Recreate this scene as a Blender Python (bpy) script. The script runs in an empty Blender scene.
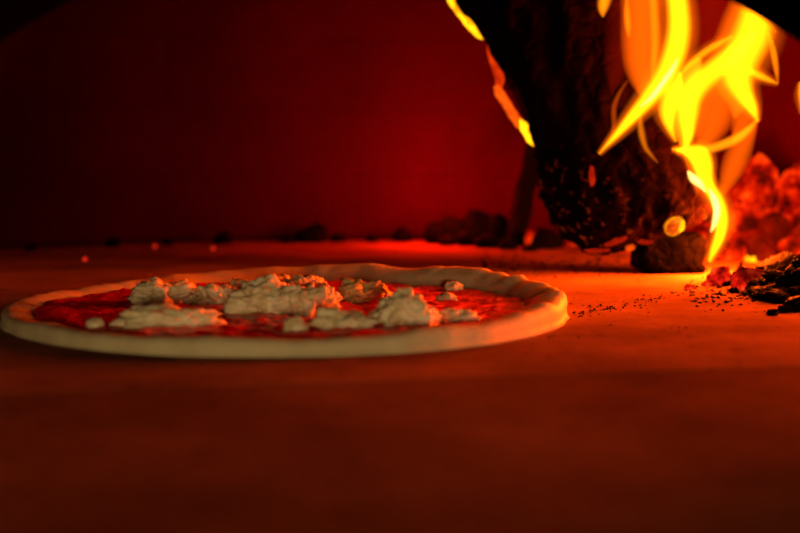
import bpy, bmesh, math, random
from mathutils import Vector, noise, Matrix
from mathutils.bvhtree import BVHTree

# ------------------------------------------------------------------ camera, world, lamps, exposure
scene = bpy.context.scene
col = scene.collection
CAM_H, FPX, HORIZON = 0.0757, 1111.1, 175.0
PITCH = math.atan((266.5 - HORIZON) / FPX)
cam_data = bpy.data.cameras.new('camera')
cam_data.lens = 50; cam_data.sensor_width = 36
cam_data.clip_start = 0.01
cam_data.dof.use_dof = True
cam_data.dof.focus_distance = 0.645
cam_data.dof.aperture_fstop = 5.6
cam = bpy.data.objects.new('camera', cam_data); col.objects.link(cam)
cam.location = (0, 0, CAM_H)
cam.rotation_euler = (math.pi / 2 - PITCH, 0, 0)
scene.camera = cam

world = bpy.data.worlds.new('world'); scene.world = world
world.use_nodes = True
world.node_tree.nodes['Background'].inputs[0].default_value = (0.6, 0.62, 0.5, 1)
world.node_tree.nodes['Background'].inputs[1].default_value = 0.002

def lamp(name, kind, loc, energy, color, size, parent=None, target=None):
    d = bpy.data.lights.new(name, kind); d.energy = energy; d.color = color
    if kind == 'AREA': d.size = size
    else: d.shadow_soft_size = size
    o = bpy.data.objects.new(name, d); col.objects.link(o); o.location = loc
    if target is not None:
        o.rotation_euler = (Vector(target) - Vector(loc)).to_track_quat('-Z', 'Y').to_euler()
    if parent: o.parent = parent
    return o

# the lit pizzeria behind the photographer, shining in through the oven mouth
lamp('room_lamp', 'AREA', (0.14, -1.05, 0.075), 8.8, (1.0, 0.77, 0.40), 0.2, target=(-0.07, 0.6, 0.0))
FIRE_COLOR = (1.0, 0.085, 0.003)
FIRE_POWER = 15
BED_POWER = 24
EMBER_COLOR = (1.0, 0.014, 0.003)
EMBER_POWER = 2.6

vs = scene.view_settings
scene.display_settings.display_device = 'sRGB'
vs.view_transform = 'Standard'; vs.look = 'None'; vs.gamma = 1.0; vs.use_curve_mapping = False
vs.exposure = 0.0
scene.cycles.transparent_max_bounces = 64
scene.cycles.max_bounces = 8
scene.cycles.sample_clamp_indirect = 3.0

# ------------------------------------------------------------------ helpers
CP, SP = math.cos(PITCH), math.sin(PITCH)
def ray(px, py):
    a = (px - 400) / FPX; b = (266.5 - py) / FPX
    return Vector((a, CP + b * SP, -SP + b * CP))
def at(px, py, Y):
    r = ray(px, py); k = Y / r.y
    return Vector((r.x * k, Y, CAM_H + r.z * k))
def on_floor(px, py, z=0.0):
    r = ray(px, py); k = (z - CAM_H) / r.z
    return Vector((r.x * k, r.y * k, z))

def link(name, bm, m, parent=None, smooth=True):
    bmesh.ops.recalc_face_normals(bm, faces=bm.faces)
    me = bpy.data.meshes.new(name); bm.to_mesh(me); bm.free()
    if smooth: me.polygons.foreach_set('use_smooth', [True] * len(me.polygons))
    if m: me.materials.append(m)
    o = bpy.data.objects.new(name, me); col.objects.link(o)
    if parent: o.parent = parent
    return o
def tag(o, label=None, cat=None, group=None, kind=None):
    if label: o['label'] = label
    if cat: o['category'] = cat
    if group: o['group'] = group
    if kind: o['kind'] = kind
    return o
def empty(name, loc, label, cat, group=None):
    o = bpy.data.objects.new(name, None); col.objects.link(o); o.location = loc
    o.empty_display_size = 0.02
    return tag(o, label, cat, group)
def shift(bm, v):
    bmesh.ops.translate(bm, verts=bm.verts, vec=v); return bm
def catmull(pts, n):
    """resample a list of tuples smoothly to n points"""
    P = [Vector(p) if len(p) <= 4 else p for p in pts]
    P = [tuple(p) for p in pts]
    out = []
    m = len(P) - 1
    for i in range(n):
        t = i / (n - 1) * m
        k = min(int(t), m - 1); f = t - k
        p0 = P[max(k - 1, 0)]; p1 = P[k]; p2 = P[k + 1]; p3 = P[min(k + 2, m)]
        out.append(tuple(0.5 * (2 * b + (c - a) * f + (2 * a - 5 * b + 4 * c - d) * f * f + (3 * b - a - 3 * c + d) * f ** 3)
                         for a, b, c, d in zip(p0, p1, p2, p3)))
    return out
def loft(rings, closed_ends=True):
    bm = bmesh.new()
    R = [[bm.verts.new(p) for p in r] for r in rings]
    n = len(R[0])
    for a, b in zip(R[:-1], R[1:]):
        for j in range(n):
            bm.faces.new((a[j], a[(j + 1) % n], b[(j + 1) % n], b[j]))
    if closed_ends:
        for r in (R[0], R[-1]):
            c = bm.verts.new(sum((v.co for v in r), Vector()) / n)
            for j in range(n):
                bm.faces.new((r[j], r[(j + 1) % n], c))
    return bm

# ------------------------------------------------------------------ materials
class NT:
    def __init__(s, name):
        s.m = bpy.data.materials.new(name); s.m.use_nodes = True
        s.t = s.m.node_tree; s.t.nodes.clear()
        s.out = s.n('ShaderNodeOutputMaterial')
    def n(s, kind, **kw):
        nd = s.t.nodes.new(kind)
        for k, v in kw.items():
            if k.startswith('i_'):
                key = k[2:]
                nd.inputs[int(key) if key.isdigit() else key.replace('_', ' ')].default_value = v
            else: setattr(nd, k, v)
        return nd
    def l(s, a, b): s.t.links.new(a, b)
    def noise(s, scale, detail=5, rough=0.6, vec=None):
        nd = s.n('ShaderNodeTexNoise', i_Scale=scale, i_Detail=detail, i_Roughness=rough)
        s.l((vec or s.coord()), nd.inputs['Vector']); return nd
    def coord(s):
        if not hasattr(s, 'tc'): s.tc = s.n('ShaderNodeTexCoord')
        return s.tc.outputs['Object']
    def ramp(s, src, stops):
        r = s.n('ShaderNodeValToRGB'); e = r.color_ramp.elements
        while len(e) < len(stops): e.new(0.5)
        for el, (p, c) in zip(e, stops):
            el.position = p; el.color = (*c, 1) if len(c) == 3 else c
        s.l(src, r.inputs[0]); return r
    def bsdf(s, color=None, rough=0.7, spec=0.3):
        b = s.n('ShaderNodeBsdfPrincipled')
        if color is not None:
            if hasattr(color, 'links'): s.l(color, b.inputs['Base Color'])
            else: b.inputs['Base Color'].default_value = (*color, 1)
        b.inputs['Roughness'].default_value = rough
        b.inputs['Specular IOR Level'].default_value = spec
        s.l(b.outputs[0], s.out.inputs['Surface']); return b
    def bump(s, h, b, strength=0.5, dist=0.002):
        bp = s.n('ShaderNodeBump', i_Strength=strength, i_Distance=dist)
        s.l(h, bp.inputs['Height']); s.l(bp.outputs[0], b.inputs['Normal']); return bp

def mat_floor(name='oven_floor_stone', k=1.0):
    t = NT(name)
    big = t.noise(9, 6, 0.65); fine = t.noise(900, 3, 0.7); mid = t.noise(120, 4, 0.6)
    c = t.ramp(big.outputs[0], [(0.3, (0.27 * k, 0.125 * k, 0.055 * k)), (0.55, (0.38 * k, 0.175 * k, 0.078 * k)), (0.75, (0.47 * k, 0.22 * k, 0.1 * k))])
    specks = t.ramp(mid.outputs[0], [(0.28, (0.25, 0.25, 0.25)), (0.42, (1, 1, 1))])
    mx = t.n('ShaderNodeMix', data_type='RGBA', blend_type='MULTIPLY'); mx.inputs[0].default_value = 0.7
    t.l(c.outputs[0], mx.inputs[6]); t.l(specks.outputs[0], mx.inputs[7])
    st = t.ramp(t.noise(4.5, 5, 0.6).outputs[0], [(0.36, (0.62, 0.60, 0.58)), (0.6, (1, 1, 1))])
    m2 = t.n('ShaderNodeMix', data_type='RGBA', blend_type='MULTIPLY'); m2.inputs[0].default_value = 1.0
    t.l(mx.outputs[2], m2.inputs[6]); t.l(st.outputs[0], m2.inputs[7])
    b = t.bsdf(m2.outputs[2], 0.9, 0.0)
    ad = t.n('ShaderNodeMath', operation='ADD'); t.l(fine.outputs[0], ad.inputs[0]); t.l(mid.outputs[0], ad.inputs[1])
    t.bump(ad.outputs[0], b, 0.5, 0.0012)
    return t.m
def mat_wall():
    t = NT('sooty_red_brick')
    uv = t.n('ShaderNodeUVMap').outputs[0]
    br = t.n('ShaderNodeTexBrick', i_Scale=1.0, i_Mortar_Size=0.004, i_Brick_Width=0.22, i_Row_Height=0.075, i_Mortar_Smooth=0.4)
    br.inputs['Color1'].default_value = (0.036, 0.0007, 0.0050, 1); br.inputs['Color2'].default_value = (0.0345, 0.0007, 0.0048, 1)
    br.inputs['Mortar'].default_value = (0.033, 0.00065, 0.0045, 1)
    t.l(uv, br.inputs['Vector'])
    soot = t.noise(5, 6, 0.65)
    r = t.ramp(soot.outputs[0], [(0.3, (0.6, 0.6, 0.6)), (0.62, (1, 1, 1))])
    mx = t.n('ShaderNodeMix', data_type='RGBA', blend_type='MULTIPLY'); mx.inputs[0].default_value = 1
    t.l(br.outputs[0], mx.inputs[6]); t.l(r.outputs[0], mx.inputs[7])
    b = t.bsdf(mx.outputs[2], 0.95, 0.0)
    t.bump(t.noise(60, 5).outputs[0], b, 0.5, 0.004)
    return t.m
def mat_plain(name, c, rough=0.9, spec=0.1, ns=80, bd=0.002, bs=0.5):
    t = NT(name); b = t.bsdf(c, rough, spec); t.bump(t.noise(ns, 5).outputs[0], b, bs, bd); return t.m
def mat_dough():
    t = NT('raw_pizza_dough')
    c = t.ramp(t.noise(45, 5).outputs[0], [(0.3, (0.48, 0.345, 0.18)), (0.7, (0.62, 0.47, 0.26))])
    b = t.bsdf(c.outputs[0], 0.6, 0.25)
    t.bump(t.noise(260, 4).outputs[0], b, 0.35, 0.0012); return t.m
def mat_sauce():
    t = NT('tomato_sauce')
    c = t.ramp(t.noise(120, 4).outputs[0], [(0.35, (0.60, 0.004, 0.003)), (0.65, (0.88, 0.014, 0.006))])
    b = t.bsdf(c.outputs[0], 0.27, 0.4)
    t.bump(t.noise(380, 4).outputs[0], b, 0.6, 0.002); return t.m
def mat_cheese(name, a, bcol):
    t = NT(name)
    c = t.ramp(t.noise(110, 4).outputs[0], [(0.3, a), (0.68, bcol)])
    b = t.bsdf(c.outputs[0], 0.42, 0.4)
    t.bump(t.noise(300, 4).outputs[0], b, 0.5, 0.0015); return t.m
def mat_char(name, base=0.012, embers=0.0, scale=120, low=None, color=(1.0, 0.06, 0.004), tint=(1, 0.75, 0.7), spec=0.35, rough=0.55):
    """charred wood; glowing cracks where the noise is high, low=(z0, z1): the glow dies out between these heights"""
    t = NT(name)
    c = t.ramp(t.noise(40, 5).outputs[0], [(0.3, tuple(base * 0.6 * k for k in tint)), (0.7, tuple(base * 1.6 * k for k in tint))])
    b = t.bsdf(c.outputs[0], rough, spec)
    vo = t.n('ShaderNodeTexVoronoi', i_Scale=scale * 0.6, feature='DISTANCE_TO_EDGE'); t.l(t.coord(), vo.inputs['Vector'])
    cr = t.ramp(vo.outputs['Distance'], [(0.0, (0.55, 0.55, 0.55)), (0.2, (1, 1, 1))])
    ad = t.n('ShaderNodeMath', operation='MULTIPLY_ADD', i_1=0.6)
    t.l(t.noise(scale * 1.6, 5).outputs[0], ad.inputs[0]); t.l(cr.outputs[0], ad.inputs[2])
    t.bump(ad.outputs[0], b, 0.8, 0.003)
    if embers > 0:
        g = t.ramp(t.noise(scale, 3, 0.55).outputs[0], [(0.60, (0, 0, 0)), (0.70, (1, 1, 1))])
        v = g.outputs[0]
        if low:
            sx = t.n('ShaderNodeSeparateXYZ'); t.l(t.coord(), sx.inputs[0])
            mr = t.n('ShaderNodeMapRange'); mr.inputs[1].default_value = low[1]; mr.inputs[2].default_value = low[0]
            t.l(sx.outputs[2], mr.inputs[0])
            ml = t.n('ShaderNodeMath', operation='MULTIPLY'); t.l(v, ml.inputs[0]); t.l(mr.outputs[0], ml.inputs[1]); v = ml.outputs[0]
        st = t.n('ShaderNodeMath', operation='MULTIPLY', i_1=embers); t.l(v, st.inputs[0])
        b.inputs['Emission Color'].default_value = (*color, 1)
        t.l(st.outputs[0], b.inputs['Emission Strength'])
    return t.m
def mat_ember(name, s, scale, stops):
    t = NT(name)
    b = t.bsdf((0.008, 0.003, 0.003), 0.9, 0.0)
    n = t.noise(scale, 4, 0.6)
    r = t.ramp(n.outputs[0], stops)
    t.l(r.outputs[0], b.inputs['Emission Color']); b.inputs['Emission Strength'].default_value = s
    t.bump(n.outputs[0], b, 0.5, 0.004)
    return t.m
def mat_glow(name, color, s, vary=None):
    t = NT(name)
    e = t.n('ShaderNodeEmission'); e.inputs[1].default_value = s
    r = t.ramp(t.noise(vary or 90, 3).outputs[0], [(0.32, tuple(0.45 * c for c in color[:1]) + tuple(0.22 * c for c in color[1:])), (0.62, color)])
    t.l(r.outputs[0], e.inputs[0]); t.l(e.outputs[0], t.out.inputs['Surface'])
    return t.m
def mat_flame(name, color, s):
    t = NT(name)
    e = t.n('ShaderNodeEmission'); e.inputs[0].default_value = (*color, 1); e.inputs[1].default_value = s
    t.l(e.outputs[0], t.out.inputs['Volume'])
    return t.m

M_FLOOR = mat_floor(); M_WALL = mat_wall()
M_ARCH = mat_plain('soot_black_arch', (0.0012, 0.001, 0.0008), 0.95, 0.0)
M_DOUGH = mat_dough(); M_SAUCE = mat_sauce()
M_CHEESE = mat_cheese('mozzarella', (0.50, 0.33, 0.11), (0.86, 0.71, 0.46))
M_CHEESE_BROWN = mat_cheese('golden_mozzarella', (0.30, 0.20, 0.05), (0.62, 0.46, 0.20))
M_LOG = mat_char('charred_log', 0.0025, 0.22, 130, low=(0.03, 0.10), tint=(1, 0.16, 0.25), spec=0.01, rough=0.8)
M_CHAR = mat_char('charcoal', 0.003, 0, 160, spec=0.02, rough=0.7)
M_ASHY = mat_char('ashy_charcoal', 0.003, 0, 200, spec=0.02, rough=0.8)
M_COAL_GLOW = mat_char('part_glowing_charcoal', 0.02, 1.1, 90, color=(1.0, 0.03, 0.01))
M_EMBER = mat_ember('glowing_ember', 1.3, 42, [(0.40, (0.02, 0.0, 0.0)), (0.50, (0.40, 0.003, 0.0)), (0.58, (0.9, 0.025, 0.001)), (0.70, (1.0, 0.12, 0.003))])
M_EMBER_DIM = mat_ember('dull_red_ember', 0.42, 34, [(0.36, (0.03, 0.0, 0.0)), (0.52, (0.5, 0.004, 0.0)), (0.68, (1.0, 0.04, 0.003))])
M_EMBER_PINK = mat_ember('cherry_red_ember', 1.1, 120, [(0.34, (0.10, 0.0, 0.0)), (0.52, (0.8, 0.010, 0.003)), (0.68, (1.0, 0.09, 0.010))])
M_SCRAP = mat_ember('dull_red_wood', 0.35, 150, [(0.36, (0.04, 0.0, 0.0)), (0.5, (0.5, 0.006, 0.002)), (0.68, (1.0, 0.05, 0.01))])
M_SPARK = mat_glow('red_spark', (1.0, 0.03, 0.01), 0.9)
M_YELLOW = mat_glow('yellow_hot_wood', (1.0, 0.48, 0.004), 2.6)
M_ORANGE = mat_glow('orange_hot_wood', (1.0, 0.10, 0.003), 1.25)
M_REDHOT = mat_glow('red_hot_wood', (1.0, 0.03, 0.002), 0.55)
M_REDHOT2 = mat_glow('orange_red_hot_wood', (1.0, 0.05, 0.002), 0.9)
M_KNOTRIM = mat_glow('orange_yellow_hot_wood', (1.0, 0.30, 0.003), 1.5, 400)
M_KNOT = mat_ember('glowing_knot', 0.75, 160, [(0.34, (0.5, 0.03, 0.0)), (0.5, (1.0, 0.14, 0.004)), (0.68, (1.0, 0.40, 0.01))])
M_F1 = mat_flame('flame_yellow', (1.0, 0.34, 0.002), 420)
M_F2 = mat_flame('flame_amber', (1.0, 0.21, 0.002), 320)
M_F3 = mat_flame('flame_orange', (1.0, 0.11, 0.001), 160)
M_F4 = mat_flame('flame_red', (1.0, 0.02, 0.002), 12)
M_FH = mat_flame('flame_mantle', (1.0, 0.15, 0.001), 110)
M_F0 = mat_flame('flame_white', (1.0, 0.55, 0.10), 900)

# ------------------------------------------------------------------ the oven
def struct(o, label=None):
    o['kind'] = 'structure'
    if label: o['label'] = label
    return o
def slab(name, pts, z0, z1, m, label):
    bm = bmesh.new()
    lo = [bm.verts.new((x, y, z0)) for x, y in pts]; hi = [bm.verts.new((x, y, z1)) for x, y in pts]
    n = len(pts)
    bm.faces.new(hi); bm.faces.new(lo[::-1])
    for i in range(n): bm.faces.new((lo[i], lo[(i + 1) % n], hi[(i + 1) % n], hi[i]))
    return struct(link(name, bm, m, smooth=False), label)
# the oven floor meets the landing a little askew
seam = lambda x, d: 0.4065 + 0.19 * x + d
slab('floor', [(-0.85, seam(-0.85, 0.001)), (0.85, seam(0.85, 0.001)), (0.85, 1.5), (-0.85, 1.5)], -0.06, 0.0, M_FLOOR, 'reddish brown stone floor of the oven')
slab('trim_1', [(-0.85, -0.3), (0.85, -0.3), (0.85, seam(0.85, -0.0005)), (-0.85, seam(-0.85, -0.0005))], -0.06, 0.0, mat_floor('falloff_toned_landing_stone', 0.70), 'stone landing in front of the oven mouth, coloured darker for the light falloff')  # landing colour scaled down to stand in for firelight fading towards the camera

OC, OR, OH = Vector((0, 0.69, 0)), 0.60, 0.47
def dome_r(z):
    return OR * max(0.0, 1 - (z / OH) ** 3.0) ** (1 / 2.4)
def dome(name, z0, z1, nz):
    bm = bmesh.new(); uvl = bm.loops.layers.uv.new('UVMap')
    a0 = math.asin(-0.262 / OR) ; a1 = math.pi - a0
    na = 96; grid = []
    for i in range(nz + 1):
        z = z0 + (z1 - z0) * i / nz; r = dome_r(z); row = []
        for j in range(na + 1):
            a = a0 + (a1 - a0) * j / na
            row.append((bm.verts.new((OC.x + r * math.cos(a), max(0.43, OC.y + r * math.sin(a)), z)), (a * OR, z)))
        grid.append(row)
    for i in range(nz):
        for j in range(na):
            q = (grid[i][j], grid[i][j + 1], grid[i + 1][j + 1], grid[i + 1][j])
            f = bm.faces.new([v for v, _ in q])
            for lp, (_, u) in zip(f.loops, q): lp[uvl].uv = u
    o = link(name, bm, M_WALL)
    md = o.modifiers.new('thickness', 'SOLIDIFY'); md.thickness = 0.05; md.offset = 1
    return struct(o)
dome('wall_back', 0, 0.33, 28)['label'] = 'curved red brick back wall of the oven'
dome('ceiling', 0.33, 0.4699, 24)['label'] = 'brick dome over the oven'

# front wall with the low arched mouth
bm = bmesh.new()
AR, AZ, AX = 0.275, -0.0995, 0.0
AY0, AY1 = 0.37, 0.44
n = 64; rings = []
half = math.sqrt(AR * AR - AZ * AZ)
outer = []; inner = []
amin = math.asin(-AZ / AR)
for i in range(n + 1):
    a = math.pi - amin - (math.pi - 2 * amin) * i / n
    x = AR * math.cos(a); z = AZ + AR * math.sin(a)
    x += AX; z += 0.003 * noise.noise(Vector((x * 14, 0, 7)))
    inner.append((x, max(z, 0.0)))
    outer.append((-0.75 + 1.5 * i / n, 0.52))
inner = [(AX - half, -0.0)] + inner + [(AX + half, -0.0)]
outer = [(-0.75, 0.0)] + outer + [(0.75, 0.0)]
V = {}
for key, pts, y in (('if', inner, AY0), ('ib', inner, AY1), ('of', outer, AY0), ('ob', outer, AY1)):
    V[key] = [bm.verts.new((x, y, z)) for x, z in pts]
for i in range(len(inner) - 1):
    bm.faces.new((V['if'][i], V['if'][i + 1], V['of'][i + 1], V['of'][i]))
    bm.faces.new((V['ib'][i], V['ob'][i], V['ob'][i + 1], V['ib'][i + 1]))
    bm.faces.new((V['if'][i], V['ib'][i], V['ib'][i + 1], V['if'][i + 1]))
    bm.faces.new((V['of'][i], V['of'][i + 1], V['ob'][i + 1], V['ob'][i]))
struct(link('wall_front', bm, M_ARCH, smooth=False), 'soot black arch of the oven mouth')

# ------------------------------------------------------------------ pizza
PC = Vector((-0.0575, 0.603, 0.0)); PR = 0.1475
pizza = empty('pizza', PC, 'unbaked pizza with white cheese and tomato sauce on the oven floor', 'pizza')
def gauss(d, s): return math.exp(-(d / s) ** 2)
def adiff(a, b): return abs((a - b + math.pi) % (2 * math.pi) - math.pi)
def rim(a):
    """outer radius, rim height, rim width at angle a"""
    c, s = math.cos(a), math.sin(a)
    v = Vector((c, s, 0))
    R = PR * (1 + 0.055 * gauss(adiff(a, math.pi), 0.6) - 0.02 * gauss(adiff(a, -math.pi / 2), 0.6) + 0.018 * noise.noise(v * 1.7 + Vector((3, 1, 0))) + 0.008 * noise.noise(v * 7))
    w = 0.5 + 0.5 * math.cos(a - math.radians(55))
    H = 0.0070 + 0.0088 * w ** 1.6
    H += 0.0014 * noise.noise(v * 4 + Vector((0, 0, 5))) + 0.0007 * noise.noise(v * 13)
    for deg, hh, sg in ((33, 0.0008, 2), (2, 0.0012, 1.7), (-36, 0.0009, 2.2), (54, 0.0008, 2), (90, 0.0008, 2.5), (25, 0.0022, 2.4), (10, 0.0010, 5), (-6, 0.0024, 2.6), (-24, 0.0022, 3.5), (42, 0.002, 8), (75, 0.0016, 6), (-55, 0.001, 8), (62, -0.0012, 5), (-1, -0.0012, 3)):
        g = gauss(adiff(a, math.radians(deg)), math.radians(sg))
        H += hh * g
        R += 0.35 * hh * g
    W = 0.0180 + 0.005 * w + 0.002 * noise.noise(v * 5 + Vector((9, 0, 0)))
    return R, H, W
rings = []
NA = 320
prof = [(-1, 0.0), (-0.35, 0.0), (0.0, 0.001), (0.06, 0.12), (0.075, 0.35), (0.055, 0.60), (0.10, 0.84), (0.18, 0.97), (0.30, 1.0), (0.45, 0.97), (0.62, 0.90), (0.80, 0.76), (0.95, 0.60), (1.06, 0.48), (1.25, 0.42)]
# offset 0 = outer edge, 1 = inner foot of the rim
for off, zf in prof:
    ring = []
    for j in range(NA):
        a = 2 * math.pi * j / NA
        R, H, W = rim(a)
        r = R - off * W if off >= 0 else R - 0.012 * (-off)
        z = H * zf
        if off > 0.02:
            z += 0.0005 * noise.noise(Vector((r * math.cos(a), r * math.sin(a), 0)) * 120)
        if off > 1.0: z = 0.0034 + 0.2 * (z - 0.0034)
        ring.append(Vector((r * math.cos(a), r * math.sin(a), z)))
    rings.append(ring)
bmd = loft(rings)
link('crust', bmd, M_DOUGH, pizza)
# sauce
bms = bmesh.new()
NR, NS = 40, 220
top = []
ctr = None
def sauce_z(x, y):
    p = Vector((x, y, 0))
    return 0.0060 + 0.0011 * noise.noise(p * 45) + 0.0017 * noise.noise(p * 130) + 0.0011 * noise.noise(p * 330)
for i in range(NR + 1):
    f = i / NR; row = []
    for j in range(NS):
        a = 2 * math.pi * j / NS
        R, H, W = rim(a)
        v = Vector((math.cos(a), math.sin(a), 2))
        Rs = R - W * (0.92 + 0.10 * noise.noise(v * 5) + 0.09 * noise.noise(v * 14))
        r = Rs * (0.02 + 0.98 * f)
        x, y = r * math.cos(a), r * math.sin(a)
        edge = max(0.0, (f - 0.86) / 0.14)
        z = sauce_z(x, y) + edge * 0.0012 - edge ** 4 * 0.0022
        row.append(bms.verts.new((x, y, z)))
    top.append(row)
for a_, b_ in zip(top[:-1], top[1:]):
    for j in range(NS): bms.faces.new((a_[j], a_[(j + 1) % NS], b_[(j + 1) % NS], b_[j]))
bms.faces.new(top[0])
low = [bms.verts.new((v.co.x, v.co.y, 0.0024)) for v in top[-1]]
for j in range(NS): bms.faces.new((top[-1][j], top[-1][(j + 1) % NS], low[(j + 1) % NS], low[j]))
bms.faces.new(low)
link('tomato_sauce', bms, M_SAUCE, pizza)

def lump(seed, sx, sy, sz, rough=0.35, sub=4, sharp=1.0, f=1.6, flat=0.35):
    """torn rounded lump about the size (sx, sy, sz), resting near z = 0"""
    off = Vector((seed * 3.7, seed * 1.3, seed * 7.1))
    bm = bmesh.new(); bmesh.ops.create_icosphere(bm, subdivisions=sub, radius=1.0)
    for v in bm.verts:
        p = v.co.normalized()
        d = 1 + rough * (noise.noise(p * f + off) + 0.55 * noise.noise(p * f * 2.3 + off) + 0.3 * noise.noise(p * f * 5 + off) + 0.22 * noise.noise(p * f * 10 + off))
        q = p * d
        if q.z < -flat: q.z = -flat + 0.15 * (q.z + flat)
        v.co = Vector((q.x * sx / 2, q.y * sy / 2, (q.z + flat) * sz / (1 + flat)))
    return bm
# px centre, px base line, width px, height px, depth/width, material
chunks = [
    (160, 304, 62, 24, 0.8, 0), (168, 326, 100, 22, 0.42, 0), (93, 326, 17, 11, 0.9, 0),
    (216, 303, 40, 18, 0.8, 0), (268, 313, 74, 33, 0.65, 0), (306, 314, 50, 28, 0.7, 0), (281, 289, 24, 15, 1.0, 0), (311, 291, 30, 17, 0.8, 0),
    (240, 297, 26, 20, 0.8, 0), (322, 308, 36, 20, 0.8, 0), (338, 328, 54, 19, 0.55, 0), (294, 330, 24, 15, 0.8, 0),
    (360, 301, 46, 20, 0.8, 1), (381, 301, 22, 16, 0.9, 0), (402, 325, 56, 31, 0.7, 0), (388, 324, 34, 14, 0.7, 0), (455, 321, 38, 14, 0.7, 0),
    (454, 290, 18, 10, 1.0, 0), (447, 300, 20, 10, 0.9, 0), (428, 324, 22, 20, 0.8, 0), (300, 300, 40, 24, 0.8, 0), (140, 300, 22, 16, 1.0, 0),
]
for i, (px, py, w, h, dr, mi) in enumerate(chunks):
    p = on_floor(px, py, 0.0065)
    s = p.y / FPX
    wd = w * s * 1.06
    p.y += wd * dr * 0.35
    b = lump(i + 11, wd, wd * dr, h * s * 1.08, 0.50 if w > 30 else 0.3, 5 if w > 30 else 4, flat=0.45)
    o = link('mozzarella_chunk', b, (M_CHEESE, M_CHEESE_BROWN)[mi], pizza)
    o.location = (p.x - PC.x, p.y - PC.y, 0.0045)
    if mi: o['label'] = 'browned yellowish lump of cheese'

# ------------------------------------------------------------------ leaning log
log_st = [  # left px, right px, centre distance
    (603, 255, 650, 240, 0.868), (586, 249, 694, 222, 0.868), (571, 238, 705, 209, 0.869), (558, 222, 707, 197, 0.871), (547, 192, 694, 175, 0.874), (543, 162, 672, 142, 0.878),
    (535, 138, 655, 112, 0.884), (514, 103, 645, 76, 0.891), (497, 65, 640, 38, 0.899), (483, 34, 634, 8, 0.906), (456, 0, 626, -26, 0.914),
    (430, -40, 612, -65, 0.924), (408, -85, 590, -108, 0.934), (396, -112, 575, -135, 0.940), (410, -126, 560, -144, 0.942)]
NL, NJ = 120, 120
st = catmull(log_st, NL)
rings = []
for i, (lx, ly, rx, ry, Y) in enumerate(st):
    A = at(lx, ly, Y); B = at(rx, ry, Y)
    c = (A + B) / 2; u = (B - A) / 2; hw = u.length
    v = Vector((0, 1, 0)) * min(hw, 0.062) * 0.9
    ring = []
    for j in range(NJ):
        a = 2 * math.pi * j / NJ
        ca, sa = math.cos(a), math.sin(a)
        k = (abs(ca) ** 2.6 + abs(sa) ** 2.6) ** (-1 / 2.6)
        p = c + u * ca * k + v * sa * k
        nrm = (u.normalized() * ca + Vector((0, 1, 0)) * sa)
        q = Vector((p.x, p.y, p.z * 0.5))
        burn = max(0.0, min(1.0, (0.17 - p.z) / 0.1))
        d = 0.006 * noise.noise(q * 28) + 0.004 * noise.noise(q * 70)
        ds, _ = noise.voronoi(p * 60 + Vector((noise.noise(p * 50), noise.noise(p * 50 + Vector((9, 0, 0))), noise.noise(p * 50 + Vector((0, 9, 0))))) * 0.9)
        d += burn * 0.006 * (min(0.4, ds[1] - ds[0]) - 0.2)
        d += (1 - 0.6 * burn) * 0.004 * noise.noise(Vector((a * 5, p.z * 9, 3)))
        d += 0.0015 * noise.noise(p * 160) + burn * 0.003 * noise.noise(p * 110 + Vector((7, 0, 0)))
        ring.append(p + nrm * d)
    rings.append(ring)
base = Vector((at(668, 275, 0.87).x, 0.87, 0.0))
log = tag(link('firewood_log', loft(rings), M_LOG), 'thick charred log leaning up left with a glowing knot in its burnt end', 'log')
dg = bpy.context.evaluated_depsgraph_get()
lbm = bmesh.new(); lbm.from_mesh(log.data); bvh = BVHTree.FromBMesh(lbm); lbm.free()
def hit(px, py):
    o = Vector((0, 0, CAM_H)); h = bvh.ray_cast(o, ray(px, py).normalized())
    return (h[0], h[1]) if h[0] else (at(px, py, 0.83), Vector((0, -1, 0)))
def streak(pts, m, name='glowing_edge', seed=1, n=26, label=None, Yoff=0.0):
    P = catmull(pts, n); rings = []
    for i, (px, py, w, Y) in enumerate(P):
        c = at(px, py, Y + Yoff)
        a = P[max(i - 1, 0)]; b = P[min(i + 1, n - 1)]
        tg = (at(b[0], b[1], b[3]) - at(a[0], a[1], a[3])).normalized()
        u = tg.cross(Vector((0, 1, 0))).normalized(); v = tg.cross(u)
        r = max(w, 0.5) * Y / FPX / 2
        rings.append([c + (u * math.cos(t) + v * math.sin(t) * 1.4) * r * (1 + 0.22 * noise.noise(Vector((i * 0.35, t, seed))))
                      for t in [2 * math.pi * k / 14 for k in range(14)]])
    o = link(name, loft(rings), m, log)
    if label: o['label'] = label
    return o
streak([(434, -38, 5, .921), (450, -8, 12, .915), (461, 8, 14, .912), (472, 22, 14, .909), (483, 32, 14, .906), (490, 37, 7, .905)], M_YELLOW, seed=1, label='yellow hot upper edge')
streak([(488, 42, 4, .904), (490, 50, 6, .902), (493, 60, 7, .900), (497, 70, 9, .898), (500, 80, 9, .897), (498, 88, 6, .895)], M_REDHOT2, seed=2, label='red hot edge')
streak([(496, 86, 6, .895), (500, 94, 9, .894), (506, 103, 9, .892), (512, 113, 9, .890), (518, 122, 9, .888), (524, 128, 7, .886)], M_ORANGE, seed=3, label='orange hot edge')
streak([(519, 120, 4, .886), (524, 127, 9, .885), (529, 134, 11, .884), (534, 140, 11, .883), (539, 146, 5, .882)], M_YELLOW, seed=4, label='yellow hot tip of the burning edge')
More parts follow.
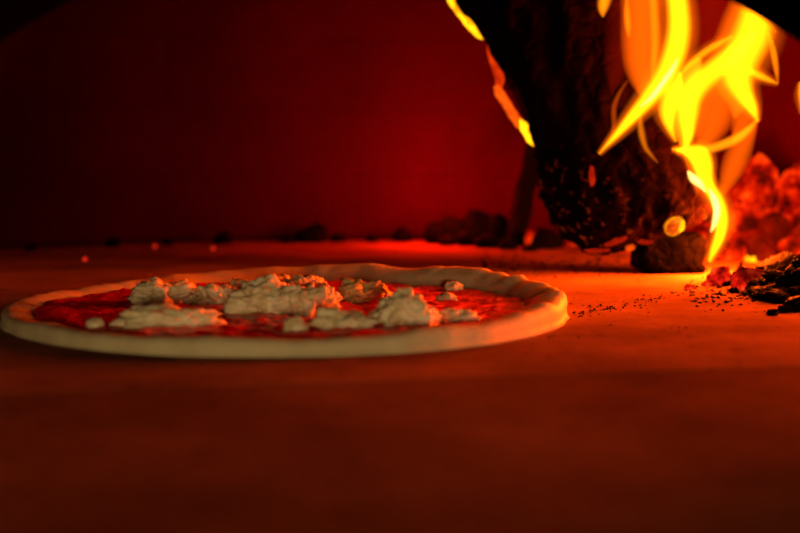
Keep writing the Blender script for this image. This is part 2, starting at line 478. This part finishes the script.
def patch(px, py, w, h, m, name, seed, label=None, rot=0.0, thick=0.004, rough=0.25):
    p, nrm = hit(px, py)
    s = p.y / FPX
    b = lump(seed, w * s, h * s, thick, rough, 4, flat=0.2)
    o = link(name, b, m, log)
    q = nrm.to_track_quat('Z', 'Y')
    o.matrix_world = Matrix.Translation(p - nrm * thick * 0.2) @ q.to_matrix().to_4x4() @ Matrix.Rotation(rot, 4, 'Z')
    if label: o['label'] = label
    return o
kn = patch(674, 226, 23, 21, M_KNOT, 'glowing_knot', 5, 'round glowing orange knot', rough=0.05)
rg = [[Vector(((0.0078 + 0.0006 * math.cos(v)) * math.cos(u) * (1 + 0.07 * noise.noise(Vector((math.cos(u) * 2, math.sin(u) * 2, 1)))), (0.0072 + 0.0006 * math.cos(v)) * math.sin(u), 0.0012 + 0.0012 * math.sin(v)))
       for v in [2 * math.pi * k / 8 for k in range(8)]] for u in [2 * math.pi * k / 48 for k in range(49)]]
rim_o = link('knot_rim', loft(rg, False), M_KNOTRIM, log); rim_o.matrix_world = kn.matrix_world.copy(); rim_o['label'] = 'bright rim round the knot'
patch(680, 225, 10, 14, M_YELLOW, 'glowing_knot', 15, 'yellow hot side of the knot', rough=0.05)
patch(592, 176, 6, 20, M_REDHOT, 'glowing_crack', 6, thick=0.002)
patch(616, 241, 24, 7, M_REDHOT, 'glowing_crack', 7, rot=0.4, thick=0.003)
patch(630, 247, 10, 7, M_ORANGE, 'glowing_crack', 8, thick=0.003)
patch(598, 250, 26, 5, M_REDHOT, 'glowing_crack', 9, rot=0.2, thick=0.003)
patch(645, 241, 18, 7, M_REDHOT, 'glowing_crack', 10, thick=0.003)
patch(704, 214, 8, 12, M_ORANGE, 'glowing_crack', 14, thick=0.002)

# charred block that carries the burnt end of the log
M_BLOCK = mat_char('black_char', 0.001, 0, 160, spec=0.01, rough=0.8)
b = lump(71, 1, 1, 1, 0.0, 5, flat=5)
for v in b.verts:
    q = Vector((v.co.x * 2, v.co.y * 2, 0)); nz = max(-1, min(1, (v.co.z * 6 - 5)))
    q.z = nz
    q = Vector([math.copysign(abs(c) ** 0.45, c) for c in q])
    x, y, z = q.x * 0.0275, q.y * 0.021, (q.z + 1) * 0.0158
    k = max(0.0, 1 - z / 0.009) ** 2
    x += k * (0.015 if x > 0 else -0.001) * abs(q.x) - 0.004 * (z / 0.03) * (x < 0) * q.x
    p = Vector((x, y, z))
    v.co = p + Vector((noise.noise(p * 60), noise.noise(p * 60 + Vector((5, 0, 0))), 0.4 * noise.noise(p * 60 + Vector((0, 5, 0))))) * 0.004 + Vector((noise.noise(p * 190), noise.noise(p * 190 + Vector((5, 0, 0))), 0)) * 0.0016
zm = min(v.co.z for v in b.verts)
shift(b, (0, 0, -zm))
bl = tag(link('charred_block', b, M_BLOCK), 'black charred block on the floor under the burnt end of the leaning log', 'wood block')
bl.location = (at(667, 275, 0.862).x, 0.862, -0.0005)

# slim branch against the back wall
def stick(name, p0, p1, r0, r1, m, label, cat, seed):
    rings = []; ax = (p1 - p0).normalized(); u = ax.orthogonal().normalized(); v = ax.cross(u)
    for i in range(40):
        f = i / 39; c = p0.lerp(p1, f) + u * 0.004 * noise.noise(Vector((f * 4, seed, 0))); r = r0 + (r1 - r0) * f
        rings.append([c + (u * math.cos(t) + v * math.sin(t)) * r * (1 + 0.25 * noise.noise(Vector((math.cos(t), math.sin(t), f * 7 + seed))))
                      for t in [2 * math.pi * k / 20 for k in range(20)]])
    return tag(link(name, loft(rings), m), label, cat)
stick('branch', at(513, 247, 1.17) - Vector((0, 0, 0.002)), at(546, 100, 1.23), 0.011, 0.010, M_CHAR, 'slim dark branch standing behind the leaning log by the back wall', 'branch', 3)

# ------------------------------------------------------------------ fire
fire = empty('fire', at(705, 262, 0.82), 'bright yellow and orange flames rising off the right side of the leaning log', 'fire')
FB = Vector(fire.location)
def tongue(pts, m, Y=0.80, t=0.004, n=40, dy=0.0, p=2.0):
    """pts: (px, py, width px); the flame stands at distance Y, drifting dy towards its far end, half thickness t"""
    P = catmull(pts, n); rings = []
    for i, (px, py, w) in enumerate(P):
        Yc = Y + dy * i / (n - 1)
        c = at(px, py, Yc)
        a = P[max(i - 2, 0)]; b = P[min(i + 2, n - 1)]
        tg = (at(b[0], b[1], Yc) - at(a[0], a[1], Yc)).normalized()
        u = Vector((tg.z, 0, -tg.x)).normalized()
        hw = max(w, 0.4) * Yc / FPX / 2
        th = t * min(1.0, (hw / 0.005)) ** 0.7
        ring = []
        K = 10
        for k in range(-K, K):
            q = math.sin(k / K * math.pi / 2)
            ring.append(c - FB + u * hw * q + Vector((0, -th * max(0.0, 1 - q * q) ** (1.1 if m in (M_F3, M_F4) else p) - 2e-5, 0)))
        for k in range(K, -K, -1):
            q = math.sin(k / K * math.pi / 2)
            ring.append(c - FB + u * hw * q + Vector((0, th * max(0.0, 1 - q * q) ** (1.1 if m in (M_F3, M_F4) else p) + 2e-5, 0)))
        rings.append(ring)
    o = link('flame_tongue', loft(rings), m, fire)
    if m is M_F1:   # softer orange mantle round a yellow tongue
        tongue([(x, y, w * 1.45 + 5) for x, y, w in pts], M_FH, Y + 0.0005, t * 0.95, n, dy, 1.6)
    return o
tongue([(599, 154, 1.5), (606, 146, 4), (618, 133, 9), (634, 115, 15), (650, 97, 21), (664, 78, 27), (674, 55, 29), (679, 30, 28), (678, 5, 26), (674, -20, 25), (668, -50, 20), (660, -80, 10), (655, -95, 2)], M_F1, 0.79, 0.0048)
tongue([(640, 107, 2), (652, 97, 6), (662, 84, 7), (672, 70, 6), (678, 58, 2)], M_F0, 0.785, 0.003)
tongue([(672, 149, 2), (684, 151, 9), (695, 159, 14), (701, 171, 15), (708, 186, 15), (717, 200, 17), (722, 217, 16), (720, 235, 14), (714, 250, 10), (709, 262, 4)], M_F1, 0.81, 0.0050)
tongue([(708, 188, 2), (714, 198, 8), (717, 210, 9), (715, 222, 7), (711, 232, 2)], M_F0, 0.805, 0.004)
tongue([(688, 171, 3), (693, 178, 10), (700, 184, 9), (706, 192, 2)], M_F0, 0.805, 0.003)
tongue([(688, 152, 4), (702, 150, 10), (716, 147, 12), (736, 139, 13), (750, 128, 9), (758, 118, 2)], M_F2, 0.806, 0.0032)
tongue([(676, 151, 3), (690, 149, 10), (702, 152, 15), (708, 163, 12), (711, 178, 6), (715, 192, 2)], M_F1, 0.803, 0.004)
tongue([(686, 154, 4), (684, 136, 22), (681, 115, 42), (683, 95, 46), (691, 76, 34), (700, 58, 6)], M_F2, 0.80, 0.003)
tongue([(735, 118, 4), (738, 100, 30), (735, 80, 44), (738, 55, 54), (748, 30, 60), (755, 8, 56), (758, -20, 40), (760, -50, 4)], M_F3, 0.803, 0.0036)
tongue([(758, 122, 2), (752, 108, 14), (743, 92, 26), (738, 75, 38), (743, 55, 44), (752, 35, 46), (757, 15, 42), (760, -8, 36), (763, -35, 20), (765, -60, 3)], M_F1, 0.80, 0.0042)
tongue([(684, 152, 2), (688, 136, 14), (688, 118, 24), (690, 100, 28), (697, 86, 30), (712, 72, 28), (730, 58, 26), (745, 44, 18), (757, 30, 3)], M_F1, 0.796, 0.0042)
tongue([(680, 76, 3), (690, 64, 8), (705, 52, 9), (718, 44, 8), (732, 36, 3)], M_F1, 0.80, 0.0018)
tongue([(698, 152, 4), (707, 136, 28), (715, 115, 44), (722, 95, 40), (730, 78, 10)], M_F3, 0.808, 0.0034)
tongue([(721, 197, 3), (729, 177, 22), (738, 155, 28), (748, 135, 18), (758, 119, 3)], M_F3, 0.812, 0.003)
tongue([(733, 141, 4), (741, 126, 22), (747, 109, 28), (749, 92, 8)], M_F3, 0.809, 0.003)
tongue([(650, 104, 3), (645, 86, 24), (642, 65, 38), (642, 40, 44), (642, 15, 44), (642, -15, 44), (642, -45, 30), (642, -80, 3)], M_F3, 0.808, 0.0042)
tongue([(652, 80, 3), (654, 60, 10), (655, 35, 12), (654, 10, 12), (652, -20, 10), (650, -50, 2)], M_F2, 0.803, 0.0016)
tongue([(629, 37, 3), (628, 26, 8), (627, 12, 8), (627, -6, 3)], M_F2, 0.80, 0.0022)
tongue([(603, 17, 3), (603, 8, 13), (606, -5, 17), (612, -20, 16), (620, -50, 3)], M_F2, 0.80, 0.003)
tongue([(628, 80, 2), (619, 94, 5), (614, 108, 6), (614, 122, 6), (612, 138, 2)], M_F3, 0.79, 0.002)
tongue([(640, 112, 3), (641, 130, 9), (645, 146, 7), (651, 155, 5), (658, 163, 1.5)], M_F2, 0.795, 0.0016)
tongue([(676, 142, 2), (670, 127, 11), (668, 112, 22), (672, 98, 26), (678, 84, 14), (680, 72, 3)], M_F1, 0.793, 0.0036)
tongue([(697, 196, 2), (697, 180, 13), (692, 162, 15), (684, 151, 4)], M_F3, 0.815, 0.0032)
tongue([(743, 68, 4), (756, 74, 10), (767, 79, 7), (778, 84, 1.5)], M_F1, 0.80, 0.0024)
tongue([(768, 32, 3), (773, 50, 8), (776, 68, 7), (778, 84, 1.5)], M_F2, 0.80, 0.003)
tongue([(712, 62, 3), (712, 40, 44), (712, 15, 52), (712, -15, 46), (712, -50, 4)], M_F4, 0.82, 0.006)
tongue([(612, 95, 3), (618, 60, 30), (622, 25, 36), (624, -10, 34), (626, -50, 3)], M_F4, 0.815, 0.004)
tongue([(706, 263, 4), (709, 245, 16), (713, 220, 18), (710, 200, 6)], M_F4, 0.83, 0.005)
for i, (px, py, Y, k) in enumerate(((738, 231, 0.822, 0.72), (732, 170, 0.82, 0.18), (748, 90, 0.82, 0.10))):
    lamp('fire_light', 'POINT', at(px, py, Y) - FB, FIRE_POWER * k, FIRE_COLOR, 0.022, fire)

# the rest of the fire, burning on the ember bed just past the right of the view
bed = empty('fire', (0.44, 0.80, 0.0), 'flames of the ember bed, only their yellow left edge showing at the right border', 'fire')
FB_MAIN, FIRE_MAIN = FB, fire
FB, fire = Vector(bed.location), bed
tongue([(800, 82, 2), (803, 92, 11), (804, 104, 10), (802, 114, 2)], M_F1, 0.85, 0.003)
tongue([(812, 130, 3), (816, 112, 18), (812, 92, 22), (820, 70, 18), (816, 40, 3)], M_F2, 0.86, 0.005)
tongue([(878, 279, 6), (868, 240, 40), (885, 190, 56), (876, 140, 60), (890, 90, 40), (885, 40, 4)], M_F1, 0.80, 0.006)
tongue([(958, 285, 6), (948, 250, 44), (968, 200, 60), (950, 150, 50), (962, 100, 4)], M_F2, 0.76, 0.007)
for x, y, z, k in ((0.46, 0.68, 0.05, 0.4), (0.52, 0.76, 0.055, 0.3), (0.47, 0.70, 0.12, 0.3)):
    lamp('fire_light', 'POINT', Vector((x, y, z)) - FB, BED_POWER * k, FIRE_COLOR, 0.03, bed)
FB, fire = FB_MAIN, FIRE_MAIN

# ------------------------------------------------------------------ coals and embers
def coal(p, w, d, h, m, label, group=None, seed=0, name='charcoal_lump', cat='charcoal', rz=None, sub=3, rough=0.28):
    b = lump(seed + 0.5, w, d, h, rough, sub, f=1.9, flat=0.5)
    rnd = random.Random(seed)
    # facets: push vertices onto random cutting planes
    for _ in range(7):
        nr = Vector((rnd.uniform(-1, 1), rnd.uniform(-1, 1), rnd.uniform(-0.2, 1))).normalized()
        mx = max((Vector((v.co.x / w, v.co.y / d, v.co.z / h)).dot(nr) for v in b.verts)) * rnd.uniform(0.72, 0.95)
        for v in b.verts:
            q = Vector((v.co.x / w, v.co.y / d, v.co.z / h)); e = q.dot(nr) - mx
            if e > 0:
                q -= nr * e; v.co = Vector((q.x * w, q.y * d, q.z * h))
    zmin = min(v.co.z for v in b.verts)
    shift(b, (0, 0, -zmin))
    o = link(name, b, m)
    o.location = p; o.rotation_euler.z = rnd.uniform(-0.4, 0.4) if rz is None else rz
    tag(o, label, cat, group)
    return o

# heap of glowing embers at the back right
G1 = 'glowing embers heaped at the back right'
L1 = 'red glowing ember in the heap behind the flames on the right'
random.seed(4)
heap = [  # px, py of lower middle, distance, width px, height px, material
    (757, 213, 1.06, 54, 54, 0), (745, 238, 1.02, 46, 34, 0), (790, 200, 1.10, 66, 32, 0), (735, 196, 1.10, 34, 34, 1), (795, 232, 1.03, 46, 42, 0),
    (775, 243, 1.00, 40, 28, 1), (722, 236, 1.04, 30, 30, 1), (768, 226, 1.05, 34, 26, 0), (806, 248, .98, 40, 28, 1), (826, 214, 1.06, 56, 56, 0),
    (738, 250, .99, 30, 20, 0), (762, 252, .97, 32, 18, 1), (790, 253, .96, 30, 18, 0), (722, 254, .98, 26, 15, 0), (748, 222, 1.07, 30, 24, 1), (812, 190, 1.13, 50, 28, 1), (840, 240, 1.0, 50, 40, 0)]
for i, (px, py, Y, w, h, mi) in enumerate(heap):
    s = Y / FPX
    p = at(px, py, Y)
    floor_z = 0.0
    hh = h * s
    if p.z < 0.012 or py > 240: # reaches down to the floor
        hh += p.z; p.z = 0
    elif p.z > 0:
        ex = min(p.z, 0.03); hh += ex; p.z -= ex
    coal(p, w * s, w * s * 0.8, hh, (M_EMBER, M_EMBER_DIM)[mi], L1, G1, seed=100 + i, name='ember', cat='ember', sub=4)
for i, (px, py, w, h) in enumerate(((590, 246, 34, 24), (612, 244, 40, 34), (640, 246, 40, 36), (600, 252, 26, 14), (668, 246, 40, 34), (628, 252, 30, 16), (700, 248, 34, 30), (527, 242, 22, 12))):
    p = on_floor(px, py); s_ = p.y / FPX
    coal(p, w * s_, w * s_ * .8, h * s_, M_EMBER, 'glowing ember on the floor behind the leaning log and slim branch', 'glowing embers behind the log', seed=150 + i, name='ember', cat='ember')
lamp('ember_light', 'POINT', at(440, 186, 1.20), EMBER_POWER, EMBER_COLOR, 0.06)

# dark and red coals in the nearer heap on the right
G2 = 'dark coals in the near heap on the right'
L2 = 'black coal in the near heap at the right edge'
near = [
    (790, 284, .70, 56, 22), (772, 288, .69, 30, 12), (760, 292, .68, 22, 9), (798, 300, .63, 40, 22), (782, 304, .62, 22, 10), (744, 290, .70, 20, 6),
    (795, 275, .76, 50, 14), (812, 292, .66, 40, 30), (806, 312, .60, 36, 12), (774, 316, .585, 12, 5), (735, 293, .70, 12, 4), (758, 300, .655, 12, 5), (770, 280, .74, 30, 10), (727, 286, .73, 16, 5), (786, 313, .6, 14, 6)]
for i, (px, py, Y, w, h) in enumerate(near):
    p = on_floor(px, py); p.y += w * p.y / FPX * 0.3; s = p.y / FPX
    coal(p, w * s, w * s * 0.8, h * s * 1.3, (M_ASHY, M_CHAR, M_CHAR)[i % 3], L2, G2, seed=200 + i, cat='charcoal', sub=4)
def near_coal(px, py, w, h, m, label, seed, name='ember', cat='ember', dr=0.8):
    p = on_floor(px, py); s = p.y / FPX; p.y += w * s * 0.3
    return coal(p, w * s, w * s * dr, h * s, m, label, None, seed=seed, name=name, cat=cat, sub=4)
near_coal(722, 286, 28, 19, M_EMBER_PINK, 'red ember with ashy bloom just right of the charred block', 301, dr=0.6)
near_coal(740, 291, 15, 19, M_EMBER_PINK, 'small cherry red ember in front of the reddish wood scrap', 302)
near_coal(756, 290, 40, 24, M_SCRAP, 'flat reddish wood scrap lying across the near coals', 303, 'wood_scrap', 'wood scrap')
near_coal(741, 271, 6, 9, M_CHAR, 'tiny black splinter sticking up from the near coals', 304, 'splinter', 'splinter')
near_coal(706, 286, 9, 6, M_EMBER_PINK, 'small red spark on the floor between log and near coals', 305)
near_coal(690, 290, 10, 6, M_EMBER_PINK, 'tiny ember leading the crumb trail, nearest the pizza', 306)
p = on_floor(752, 262); o = coal(p, 0.013, 0.008, 0.007, M_YELLOW, 'small bright yellow ember burning alone behind the near coals', None, seed=307, name='ember', cat='ember', rz=0.3)
near_coal(793, 272, 44, 16, M_EMBER_DIM, 'dull red coal on top of the near heap at the right edge', 308)

bm = lump(77, 0.125, 0.115, 0.017, 0.3, 6, f=1.5, flat=0.2)
for v in bm.verts:
    v.co.z += max(0.0, min(1, v.co.z / 0.006)) * (0.0030 * noise.noise(v.co * 90) + 0.0022 * noise.noise(v.co * 230) + 0.0012 * noise.noise(v.co * 500))
o = tag(link('ash_heap', bm, M_ASHY), 'low heap of dark ash under the near coals at the right edge', 'ash', kind='stuff')
o.location = (0.283, 0.70, -0.0012)

# lumps along the foot of the back wall
G3 = 'charcoal lumps piled at the foot of the back wall'
L3 = 'black charcoal lump in the pile at the back wall behind the pizza'
for i, (px, py, w, h) in enumerate(((436, 240, 24, 24), (456, 241, 30, 28), (478, 241, 34, 34), (497, 243, 28, 30), (466, 246, 24, 16), (487, 248, 26, 15), (447, 246, 18, 12), (508, 250, 20, 12))):
    p = on_floor(px, py); s = p.y / FPX
    if p.y > 1.22: p *= 1.22 / p.y; p.z = 0
    coal(p, w * s, w * s * .8, h * s, M_CHAR, L3, G3, seed=400 + i)
near_coal(546, 250, 34, 20, M_ASHY, 'greyish stub of wood on the floor left of the log base', 420, 'wood_stub', 'wood stub')
near_coal(574, 246, 12, 18, M_EMBER, 'red ember glowing behind the left side of the log base', 421)
near_coal(530, 252, 18, 7, M_CHAR, 'flat black crumb left of the greyish wood stub', 422, 'charcoal_lump', 'charcoal')
G4 = 'small charcoal bits along the left back wall'
for i, (px, w, h) in enumerate(((30, 12, 7), (112, 16, 11), (168, 12, 8), (222, 20, 12), (312, 34, 20), (338, 16, 9), (372, 14, 8), (402, 20, 14), (288, 14, 8))):
    r = ray(px, 245); k = 0.96
    th = math.atan2(r.x, r.y)
    # stand just inside the curved wall
    t_ = 0
    for tt in range(100, 140):
        q = Vector((r.x, r.y, 0)) * (tt / 100) / math.hypot(r.x, r.y)
        if (q - OC).length < OR - 0.035: t_ = tt / 100; P = q
    s = P.y / FPX
    coal(P, w * s, w * s * .8, h * s, M_CHAR, 'tiny black charcoal bit at the foot of the dark left back wall', G4, seed=450 + i)
for i, (px, py, lb) in enumerate(((85, 261, 'tiny red spark on the floor, the lowest of three left of centre'), (155, 248, 'faint red spark behind the pizza, middle of the three in a row'), (213, 250, 'red spark behind the pizza, the one nearest the cheese-covered middle'))):
    p = on_floor(px, py); coal(p, 0.0042, 0.004, 0.004, M_SPARK, lb, None, seed=480 + i, name='spark', cat='spark')

# crumbs of char and ash strewn over the floor: past counting
random.seed(12)
bm = bmesh.new()
def crumb(p, r):
    g = bmesh.ops.create_icosphere(bm, subdivisions=1, radius=r)
    sx, sy, sz = random.uniform(.7, 1.5), random.uniform(.7, 1.5), random.uniform(.5, .9)
    for v in g['verts']:
        q = v.co * random.uniform(.75, 1.2)
        v.co = Vector((p.x + q.x * sx, p.y + q.y * sy, max(0.0, q.z * sz + r * 0.35)))
for i in range(150):
    f = random.random()
    p = on_floor(572 + 120 * f + random.gauss(0, 6), 316 - 26 * f + random.gauss(0, 2.2)); crumb(p, random.uniform(.0002, .0008))
for i in range(420):
    p = on_floor(random.uniform(690, 830), 0 + random.gauss(292, 7)); crumb(p, random.uniform(.0003, .0012))
for i in range(160):
    p = on_floor(random.uniform(470, 720), random.uniform(248, 340)); crumb(p, random.uniform(.0002, .0006))
for i in range(120):
    p = on_floor(random.uniform(480, 640), random.gauss(262, 7)); crumb(p, random.uniform(.0005, .0016))
tag(link('char_crumbs', bm, M_CHAR), 'fine black char crumbs strewn over the oven floor', 'crumbs', kind='stuff')
